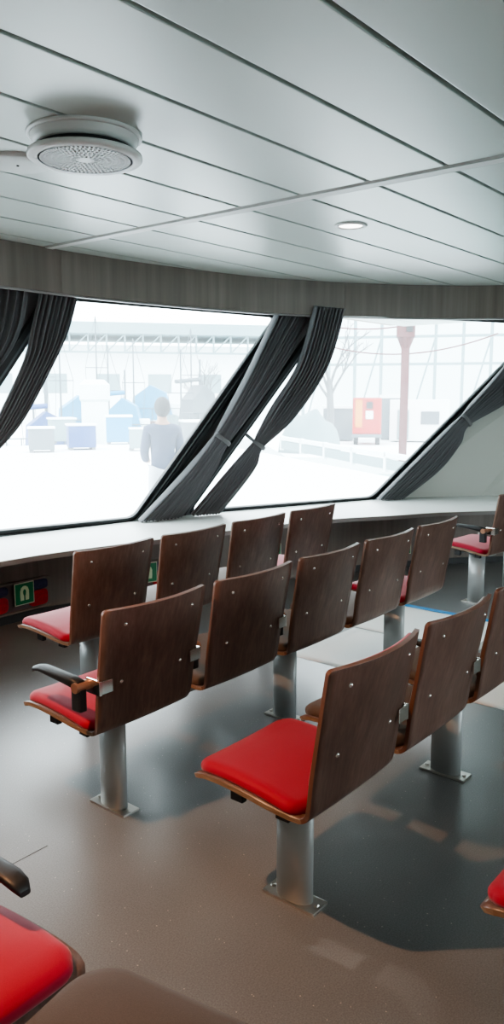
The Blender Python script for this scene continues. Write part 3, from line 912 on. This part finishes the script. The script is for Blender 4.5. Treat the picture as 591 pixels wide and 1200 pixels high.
# ------------------------------------------------------------------ outside
F3 = Vector((math.cos(YAW) * math.cos(PITCH), math.sin(YAW) * math.cos(PITCH), -math.sin(PITCH)))
R3 = Vector((math.sin(YAW), -math.cos(YAW), 0)); U3 = R3.cross(F3)
FPX = 913.0
def along(px, D):
    """ground point at horizontal distance D in the direction seen in image column px"""
    a = (F3 * FPX + R3 * (px - 295.5)); h = Vector((a.x, a.y)).normalized()
    return Vector((h.x * D, h.y * D, 0))
X = {}
X['quay'] = mat('bright_concrete', (.85, .87, .88), .8)
X['water'] = mat('pale_water', (.20, .36, .34), .25)
X['white'] = mat('outdoor_white', (.80, .86, .87), .6)
X['pale'] = mat('pale_cladding', (.19, .28, .30), .7)
X['grey'] = mat('outdoor_grey', (.12, .15, .17), .7)
X['cyan'] = mat('cyan_tarp', (.01, .25, .45), .6)
X['navy'] = mat('navy_cover', (.02, .08, .25), .6)
X['rust'] = mat('rusty_red', (.13, .035, .04), .6)
X['red'] = mat('truck_red', (.45, .015, .012), .4)
X['yellow'] = mat('truck_yellow', (.6, .22, .02), .5)
X['bark'] = mat('bare_wood', (.14, .15, .16), .8)
X['tyre'] = mat('tyre_black', (.03, .03, .035), .8)
X['brown'] = mat('brown_hull', (.12, .06, .06), .6)
X['jacket'] = mat('blue_jacket', (.035, .06, .12), .8)
X['trouser'] = mat('glare_pale_trousers', (.5, .55, .6), .8)  # whitish tone stands for the glare that swallows the legs
X['skin'] = mat('skin', (.5, .3, .22), .6)
X['hair'] = mat('dark_hair', (.035, .04, .045), .7)

# quay apron the ferry lies beside, its far edge running obliquely
bm = BM()
e1, e2, e3, e4 = along(-900, 34), along(240, 31), along(470, 17), along(1100, 12)
near = [Vector((12, -4, 0)), Vector((9.6, 3.2, 0)), Vector((7, 4.6, 0)), Vector((3, 5.9, 0)), Vector((-12, 6.5, 0))]
top = [e1, e2, e3, e4] + near
vt = [bm.verts.new((p.x, p.y, -.25)) for p in top]; vb = [bm.verts.new((p.x, p.y, -3)) for p in top]
bm.faces.new(vt); bm.faces.new(vb)
for k in range(len(top)): bm.faces.new([vt[k], vt[(k + 1) % len(top)], vb[(k + 1) % len(top)], vb[k]])
struct('ground_quay', bm, X['quay'])
bm = BM(); box(bm, -150, 200, -60, 220, -3.2, -2.9); struct('ground_water', bm, X['water'])
# far bank
bm = BM(); q = [along(-900, 66), along(300, 66), along(335, 46), along(620, 46), along(1300, 40), along(1300, 250), along(-900, 250)]
vt = [bm.verts.new((p.x, p.y, -2.0)) for p in q]; vb = [bm.verts.new((p.x, p.y, -3.1)) for p in q]
bm.faces.new(vt); bm.faces.new(vb)
for k in range(7): bm.faces.new([vt[k], vt[(k + 1) % 7], vb[(k + 1) % 7], vb[k]])
struct('ground_far_bank', bm, X['quay'])
FZ = -2.0
def frame_at(px, D, z=0):
    p = along(px, D); p.z = z
    rz = math.atan2(p.y, p.x) - PI / 2     # local +y away from the viewer, +x to the right
    return p, rz
def H(px_h, D): return px_h * D / FPX

# --- person on the quay, seen from behind
def skin_mesh(name, joints, edges, m_, parent, sub=2):
    me = bpy.data.meshes.new(name); me.from_pydata([j[:3] for j in joints], edges, [])
    o = bpy.data.objects.new(name, me); link(o, parent)
    me.materials.append(m_)
    sk = o.modifiers.new('skin', 'SKIN'); sk.use_smooth_shade = True
    for i, j in enumerate(joints):
        sv = me.skin_vertices[0].data[i]; sv.radius = (j[3], j[4] if len(j) > 4 else j[3]); sv.use_root = (i == 0)
    s = o.modifiers.new('sub', 'SUBSURF'); s.levels = sub; s.render_levels = sub
    return o
pp, prz = frame_at(192, 9.4, -.25)
per = thing('person', 'person in a blue jacket seen from behind outside the left window', 'person', pp, prz + .25)
J = [(0, 0, .95, .07, .055), (0, 0, 1.10, .08, .06), (0, 0, 1.28, .12, .085), (0, -.005, 1.40, .08, .065), (0, 0, 1.48, .05, .05), (0, .02, 1.57, .07, .085), (0, .02, 1.66, .062, .075),
     (-.17, 0, 1.36, .055), (-.215, .01, 1.10, .042), (-.16, .16, .98, .034), (-.12, .24, 1.0, .03),
     (.17, 0, 1.36, .055), (.215, .01, 1.10, .042), (.17, .15, .97, .034), (.13, .23, .99, .03),
     (-.09, 0, .84, .07), (-.10, .01, .48, .062), (-.10, 0, .09, .042), (-.10, .13, .035, .035),
     (.09, 0, .84, .07), (.10, .01, .48, .062), (.10, 0, .09, .042), (.10, .13, .035, .035)]
Eg = [(0, 1), (1, 2), (2, 3), (3, 4), (4, 5), (5, 6), (3, 7), (7, 8), (8, 9), (9, 10), (3, 11), (11, 12), (12, 13), (13, 14), (0, 15), (15, 16), (16, 17), (17, 18), (0, 19), (19, 20), (20, 21), (21, 22)]
skin_mesh('body', J, Eg, X['skin'], per)
skin_mesh('jacket', [(0, 0, .74, .165, .13), (0, 0, 1.08, .155, .115), (0, 0, 1.28, .18, .125), (0, -.005, 1.40, .125, .095), (0, 0, 1.46, .07, .07),
    (-.175, 0, 1.36, .075), (-.225, .01, 1.10, .06), (-.17, .15, .985, .05), (.175, 0, 1.36, .075), (.225, .01, 1.10, .06), (.18, .14, .975, .05)],
    [(0, 1), (1, 2), (2, 3), (3, 4), (3, 5), (5, 6), (6, 7), (3, 8), (8, 9), (9, 10)], X['jacket'], per)
skin_mesh('trousers', [(0, 0, 1.02, .15, .115), (-.09, 0, .82, .105), (-.10, .01, .48, .08), (-.10, 0, .10, .06), (.09, 0, .82, .105), (.10, .01, .48, .08), (.10, 0, .10, .06)],
    [(0, 1), (1, 2), (2, 3), (0, 4), (4, 5), (5, 6)], X['trouser'], per)
bm = BM(); bmesh.ops.create_uvsphere(bm, u_segments=24, v_segments=16, radius=1)
for v_ in bm.verts:
    q = v_.co.copy(); fr = max(0, q.y)
    v_.co = Vector((q.x * .098, -.012 + q.y * .105 - fr * .02, 1.63 + q.z * .125 + fr * max(0, -q.z) * .12))
obj('hair', bm, X['hair'], per, True)
for sx in (-1, 1):
    wrist = Vector((sx * .12, .24, 1.0))
    for k in range(5):
        a = Vector((-sx * .01 * (k - 1.5), .03, -.005 * k)) + wrist
        L_ = (.05, .075, .08, .072, .058)[k]
        d1 = Vector((-sx * (.6 if k == 0 else .1), .8, -.2)).normalized()
        bm = BM(); tube(bm, [a, a + d1 * L_ * .5, a + d1 * L_ + Vector((0, 0, -.02))], [.010, .009, .006], 8)
        obj('finger', bm, X['skin'], per, True)

# --- boats with covers and masts along the far bank (left window)
def boat(px, D, length, col, cover, label, mast=True, turn=.2, k=1.0):
    KZ = k
    p, rz = frame_at(px, D, -2.9)
    t = thing('moored_boat', label, 'boat', p, rz + turn)
    bm = BM(); n = 14; sec = []
    for i in range(n + 1):
        u = i / n; x = (u - .5) * length
        w = length * .16 * (math.sin(PI * min(1, u * 1.25 + .12)) ** .5 if u < .7 else math.sqrt(max(0.0, (1 - u) / .3)) * .93)
        w = max(w, .03); sh = (1.5 + .5 * (2 * u - 1) ** 2) * KZ
        sec.append([bm.verts.new((x, -w, sh)), bm.verts.new((x, -w * .8, .5)), bm.verts.new((x, 0, .05)), bm.verts.new((x, w * .8, .5)), bm.verts.new((x, w, sh))])
    for a, b2 in zip(sec, sec[1:]):
        for k in range(4): bm.faces.new([a[k], a[k + 1], b2[k + 1], b2[k]]).smooth = True
        bm.faces.new([a[0], b2[0], b2[4], a[4]])
    bm.faces.new(sec[0]); bm.faces.new(sec[-1])
    obj('hull', bm, X[col], t)
    bm = BM(); L2 = length * .24
    pr = [(-L2, 1.5), (-L2 * .9, 2.5), (-L2 * .1, 3.0), (L2 * .6, 2.7), (L2, 1.6)]
    a = [bm.verts.new((x, -length * .10, z_ * KZ)) for x, z_ in pr]; b2 = [bm.verts.new((x, length * .10, z_ * KZ)) for x, z_ in pr]
    bm.faces.new(a); bm.faces.new(b2)
    for k in range(5): bm.faces.new([a[k], a[(k + 1) % 5], b2[(k + 1) % 5], b2[k]])
    obj('canopy', bm, X[cover], t)
    bm = BM(); box(bm, L2 * .2, L2 * 1.25, -length * .07, length * .07, 1.5 * KZ, 2.25 * KZ, 0, .08); obj('cabin', bm, X['white'], t)
    bm = BM()
    for i in range(7):
        x = (i / 6 - .5) * length * .92; tube(bm, [(x, -length * .12, 1.45 * KZ), (x, -length * .12, 2.05 * KZ)], .03, 5)
    tube(bm, [(-length * .46, -length * .12, 2.05 * KZ), (length * .46, -length * .12, 2.05 * KZ)], .03, 5); obj('railing', bm, X['grey'], t)
    if mast:
        bm = BM(); tube(bm, [(0, 0, 1.6), (0, 0, 1.6 + length * 1.0)], .05, 8); obj('mast', bm, X['grey'], t)
        bm = BM(); tube(bm, [(0, 0, 3.2 * KZ), (-length * .4, 0, 3.1 * KZ)], .12, 8); obj('boom', bm, X[cover], t)
    return t
boat(60, 37, 4.2, 'white', 'navy', 'small boat with a navy cover nearest the left curtain', k=1.25)
boat(99, 47, 5.5, 'navy', 'cyan', 'dark hulled boat with cyan canopy beside the white pillar outside', mast=False, k=1.5)
boat(150, 42, 4.2, 'white', 'cyan', 'white boat with cyan cover left of the person outside', turn=-.2, k=1.45)
boat(182, 58, 6.5, 'brown', 'cyan', 'brown boat with cyan canopy farther out behind the person outside', turn=-.1, mast=False, k=1.75)
boat(236, 47, 5.0, 'pale', 'grey', 'pale boat with grey canopy right of the person outside', turn=.8, k=1.7)
# white pillar
p, rz = frame_at(115, 33, -2.9)
t = thing('mooring_pillar', 'thick white pillar standing outside the left window', 'pillar', p, rz)
bm = BM(); lathe(bm, [(.55, 0), (.55, 4.2), (.62, 4.3), (.62, 4.9), (.4, 5.1), (0, 5.1)], n=20); obj('shaft', bm, X['white'], t)

# --- long hall with a truss roof behind, left window
p, rz = frame_at(190, 110, FZ)
t = thing('harbour_hall', 'long pale hall with a trussed roof edge behind the boats', 'building', p, rz + .12)
wd = H(520, 110) / 2
bm = BM(); box(bm, -wd, wd, 0, 14, 0, H(58, 110) + 3.5); obj('wall', bm, X['white'], t)
bm = BM(); box(bm, -wd - 2, wd + 2, -3, 15, H(98, 110) , H(110, 110) ); obj('roof', bm, X['pale'], t)
bm = BM()
zt0, zt1 = H(78, 110), H(98, 110)
for i in range(26):
    x = -wd + i * 2 * wd / 26; x2 = x + 2 * wd / 26
    tube(bm, [(x, -2, zt0), (x, -2, zt1)], .14, 6); tube(bm, [(x, -2, zt0), (x2, -2, zt1)], .10, 6)
tube(bm, [(-wd, -2, zt0), (wd, -2, zt0)], .16, 6)
obj('truss', bm, X['pale'], t)
for i in range(9):
    x = -wd * .9 + i * wd * .225
    bm = BM(); box(bm, x - 1.6, x + 1.6, -.06, .02, 4.0, 6.6); obj('window', bm, X['pale'], t)

# --- scaffold frame building, right window
p, rz = frame_at(520, 75, FZ)
t = thing('frame_building', 'pale steel frame building with columns outside the right window', 'building', p, rz)
hw = H(330, 75) / 2; hh = H(110, 75) + 3.5
bm = BM(); box(bm, -hw, hw, 6, 7, 0, hh * .96); obj('wall', bm, X['white'], t)
for i in range(12):
    x = -hw + 2 * hw * i / 11
    bm = BM(); box(bm, x - .14, x + .14, -.14, .14, 0, hh); obj('column', bm, X['pale'], t)
for z in (.52, .72, .90, 1.0):
    bm = BM(); box(bm, -hw, hw, -.12, .12, hh * z - .12, hh * z + .12); obj('crossbeam', bm, X['pale'], t)
bm = BM()
for i in range(0, 11, 2):
    x = -hw + 2 * hw * i / 11; tube(bm, [(x, 0, 0), (x + 2 * hw / 11, 0, hh * .72)], .09, 6)
obj('brace', bm, X['pale'], t)

# --- rusty lamp mast
p, rz = frame_at(470, 40, FZ)
t = thing('signal_mast', 'rusty red mast with a box head outside the right window', 'mast', p, rz)
z1 = H(58, 40) + 3.5; z2 = H(90, 40) + 3.5
bm = BM(); box(bm, -.20, .20, -.2, .2, 0, z1, 0, .03); obj('pole', bm, X['rust'], t)
bm = BM(); box(bm, -.45, .45, -.4, .4, z1 + .35, z2 + .4, 0, .06); obj('head', bm, X['rust'], t)
bm = BM(); lathe(bm, [(.2, z1 - .2), (.42, z1 + .36)], n=16); obj('neck', bm, X['rust'], t)
for dz in (.7, 1.2):
    bm = BM(); box(bm, .02, .34, -.46, -.38, z1 + dz - .1, z1 + dz + .16, 0, .02); obj('signal_lamp', bm, X['tyre'], t)

# --- red utility truck, rear view
p, rz = frame_at(428, 58, FZ)
t = thing('utility_truck', 'small red and yellow utility truck on the far bank', 'truck', p, rz)
bm = BM(); box(bm, -1.05, 1.05, 0, 3.2, .75, 3.45, 0, .12); obj('body', bm, X['red'], t)
bm = BM(); box(bm, -.85, -.35, -.04, .0, 1.3, 3.3, 0, .01); obj('stripe', bm, X['yellow'], t)
bm = BM(); box(bm, -.1, .45, -.05, .0, 1.9, 2.5, 0, .01); obj('panel', bm, X['white'], t)
bm = BM(); box(bm, -.05, .40, -.07, -.05, 2.65, 3.15, 0, .01); obj('window', bm, X['tyre'], t)
bm = BM(); box(bm, -1.1, 1.1, -.15, .1, .55, .8, 0, .03); obj('bumper', bm, X['grey'], t)
for sx in (-.8, .8):
    for yy in (.5, 2.7):
        bm = BM(); tube(bm, [(sx - .16, yy, .5), (sx + .16, yy, .5)], .5, 20); obj('wheel', bm, X['tyre'], t)
# --- white container
p, rz = frame_at(487, 62, FZ)
t = thing('white_container', 'white site container with a door right of the red truck', 'container', p, rz - .1)
bm = BM(); box(bm, -2.2, 2.2, 0, 2.5, .1, 3.3, 0, .05); obj('body', bm, X['white'], t)
bm = BM(); box(bm, -1.6, -.7, -.05, 0, .2, 2.5, 0, .01); obj('door', bm, X['pale'], t)
bm = BM(); box(bm, .2, 1.6, -.05, 0, 1.4, 2.4, 0, .01); obj('window', bm, X['grey'], t)
# --- grey tank / hut left of truck
p, rz = frame_at(362, 50, FZ)
t = thing('covered_stack', 'low pale covered stack left of the red truck', 'stack', p, rz)
bm = BM(); bmesh.ops.create_uvsphere(bm, u_segments=20, v_segments=12, radius=1)
for v_ in bm.verts: v_.co = Vector((v_.co.x * 2.0, v_.co.y * 1.5, max(0, v_.co.z) * 2.6 * (1 + .1 * math.sin(v_.co.x * 9))))
obj('cover', bm, X['pale'], t, True)
# --- bare tree
def tree(px, D, h, label, seed):
    p, rz = frame_at(px, D, FZ)
    t = thing('bare_tree', label, 'tree', p, rz); rnd = random.Random(seed)
    bm = BM(); tube(bm, [(0, 0, 0), (.05, 0, h * .25), (-.05, 0, h * .5)], [h * .035, h * .028, h * .02], 8); obj('trunk', bm, X['bark'], t)
    bm = BM()
    def br(a, d, l, r, k):
        e = a + d * l; tube(bm, [a, a + d * l * .5 + Vector((rnd.uniform(-.05, .05), 0, 0)), e], [r, r * .8, r * .6], 5)
        if k:
            for _ in range(3):
                d2 = (d + Vector((rnd.uniform(-.8, .8), rnd.uniform(-.8, .8), rnd.uniform(-.1, .5)))).normalized(); br(e if _ else a + d * l * .6, d2, l * .65, r * .55, k - 1)
    for _ in range(5):
        d = Vector((rnd.uniform(-.7, .7), rnd.uniform(-.5, .5), 1)).normalized(); br(Vector((-.03, 0, h * rnd.uniform(.32, .5))), d, h * .22, h * .012, 3)
    obj('branches', bm, X['bark'], t)
tree(385, 55, 9.5, 'bare tree beside the curtain outside the right window', 3)
tree(245, 60, 6.5, 'bare tree outside the top right of the left window', 5)
# --- low railing by the water, right window
p, rz = frame_at(440, 18.5, -2.95)
a0 = along(330, 26); a1 = along(560, 15.2)
t = thing('quay_barrier', 'long low white barrier at the edge of the quay', 'barrier', (a0.x, a0.y, -.25), math.atan2((a1 - a0).y, (a1 - a0).x))
ln = (a1 - a0).length
bm = BM(); box(bm, 0, ln, -.06, .06, .34, .46, 0, .01); obj('rail', bm, X['white'], t)
bm = BM(); box(bm, 0, ln, -.03, .03, .06, .30, 0); obj('panel', bm, X['pale'], t)
for k in range(7):
    x = ln * k / 6; bm = BM(); box(bm, x - .06, x + .06, -.06, .06, 0, .48, 0, .01); obj('post', bm, X['white'], t)
# clutter of the boatyard: sailing masts, stacked crates, light poles
for k, (px, D, h) in enumerate(((44, 41, 7.5), (58, 50, 8.5), (76, 44, 8.0), (118, 52, 9.5), (131, 44, 7.2), (160, 50, 8.0), (214, 44, 7.0), (226, 52, 8.8))):
    p, rz = frame_at(px, D, -2.9)
    t = thing('sailing_mast', 'thin mast number %s from the left among the boats' % ('one', 'two', 'three', 'four', 'five', 'six', 'seven', 'eight')[k] if False else
              'thin grey sailing mast outside the left window, %s' % ('first beside the curtain', 'second from the curtain', 'third from the curtain', 'just right of the white pillar', 'between pillar and cyan boat', 'over the cyan boat', 'right of the person', 'rightmost of all')[k], 'mast', p, rz, 'sailing masts in the boatyard')
    bm = BM(); tube(bm, [(0, 0, 0), (0, 0, h)], [.07, .035], 8); obj('pole', bm, X['grey'], t)
    bm = BM(); tube(bm, [(-.7, 0, h * .66), (.7, 0, h * .66)], .03, 6); obj('spreader', bm, X['grey'], t)
    bm = BM(); tube(bm, [(-.7, 0, h * .66), (0, 0, h)], .015, 4); tube(bm, [(.7, 0, h * .66), (0, 0, h)], .015, 4)
    tube(bm, [(-.7, 0, h * .66), (-.5, 0, 1.5)], .015, 4); tube(bm, [(.7, 0, h * .66), (.5, 0, 1.5)], .015, 4); obj('rigging', bm, X['grey'], t)
for k, (px, D, w_, h_, z_, m_, lab) in enumerate((
        (52, 26, .8, .75, -.25, 'grey', 'grey crate on the quay nearest the left curtain'),
        (98, 27, .9, .8, -.25, 'navy', 'navy blue crate on the quay left of the white pillar'),
        (76, 31, .9, .9, -.25, 'pale', 'pale green crate between the grey and navy crates'),
        (142, 30, .95, 1.0, -.25, 'cyan', 'cyan tarp covered crate just right of the white pillar'),
        (163, 26, .5, .7, -.25, 'pale', 'pale crate left of the person outside'),
        (232, 27, 1.0, .9, -.25, 'grey', 'grey crate right of the person outside'),
        (395, 64, 2.4, 2.6, -2.0, 'grey', 'grey shed beside the bare tree outside the right window'),
        (455, 66, 1.6, 3.4, -2.0, 'grey', 'tall grey cabinet between the red truck and the white container'))):
    p, rz = frame_at(px, D, z_)
    t = thing('storage_crate' if k < 6 else 'site_shed', lab, 'crate' if k < 6 else 'shed', p, rz + .1 * (k % 3))
    bm = BM(); box(bm, -w_ / 2, w_ / 2, -w_ / 2, w_ / 2, .08, h_, 0, .03); obj('body', bm, X[m_], t)
    bm = BM(); box(bm, -w_ * .54, w_ * .54, -w_ * .54, w_ * .54, h_, h_ * 1.08, 0, .02); obj('lid', bm, X['white'], t)
    for sx in (-.4, .4):
        bm = BM(); box(bm, w_ * sx - .06, w_ * sx + .06, -w_ * .5, w_ * .5, 0, .08); obj('runner', bm, X['bark'], t)
# cables between masts
for k, (pa, pb, za, zb) in enumerate([(345, 560, 8.6, 9.4), (345, 575, 7.6, 7.4)]):
    A_ = along(pa, 50 + k); B_ = along(pb, 48 + k); pts = []
    for i in range(21):
        u = i / 20; q = A_.lerp(B_, u); pts.append((q.x, q.y, (za + (zb - za) * u - 1.2 * 4 * u * (1 - u)) - 2.2))
    bm = BM(); tube(bm, pts, .045, 6)
    tag(obj('overhead_cable', bm, X['rust']), 'upper sagging cable outside the right window' if k == 0 else 'lower sagging cable outside the right window', 'cable')

# ------------------------------------------------------------------ light
w = bpy.data.worlds.new('overcast'); scn.world = w; w.use_nodes = True
N, L = w.node_tree.nodes, w.node_tree.links
bg = N['Background']
tc = N.new('ShaderNodeTexCoord'); sp = N.new('ShaderNodeSeparateXYZ'); L.new(tc.outputs['Generated'], sp.inputs[0])
cr = N.new('ShaderNodeValToRGB'); cr.color_ramp.elements[0].position = 0; cr.color_ramp.elements[0].color = (.88, .97, 1, 1)
cr.color_ramp.elements[1].position = 1; cr.color_ramp.elements[1].color = (.80, .93, 1, 1)
L.new(sp.outputs[2], cr.inputs[0]); L.new(cr.outputs[0], bg.inputs[0])
bg.inputs[1].default_value = 13.5

for i, sgn in ((0, 1), (1, 1), (2, 1), (0, -1), (1, -1), (2, -1)):   # portals in the window openings
    q = [Vector(p) if sgn > 0 else flip(p) for p in W[i]]
    c = sum(q, Vector()) / 4
    nrm = (q[1] - q[0]).cross(q[3] - q[0]).normalized()
    inward = Vector((3, MIR, 1.2)) - c
    if nrm.dot(inward) < 0: nrm = -nrm
    ld = bpy.data.lights.new('window_portal', 'AREA'); ld.shape = 'RECTANGLE'; ld.size = 3.2; ld.size_y = 1.8; ld.cycles.is_portal = True
    lo = bpy.data.objects.new('window_portal', ld); lo.location = c - nrm * .08
    lo.rotation_euler = (-nrm).to_track_quat('Z', 'Y').to_euler(); link(lo)

# ------------------------------------------------------------------ camera
cd = bpy.data.cameras.new('camera'); cam = bpy.data.objects.new('camera', cd); COL.objects.link(cam)
cd.sensor_fit = 'VERTICAL'; cd.sensor_height = 36.0; cd.lens = 36.0 * FPX / 1200.0
cam.location = (0, 0, EYE)
cam.rotation_euler = Matrix((R3, U3, -F3)).transposed().to_euler()
cd.clip_end = 600; cd.clip_start = .02
scn.camera = cam
scn.view_settings.view_transform = 'AgX'
scn.view_settings.look = 'AgX - Medium High Contrast'
scn.view_settings.exposure = -0.05
scn.cycles.max_bounces = 10
scn.cycles.transparent_max_bounces = 16
scn.cycles.sample_clamp_indirect = 6
scn.cycles.use_denoising = True
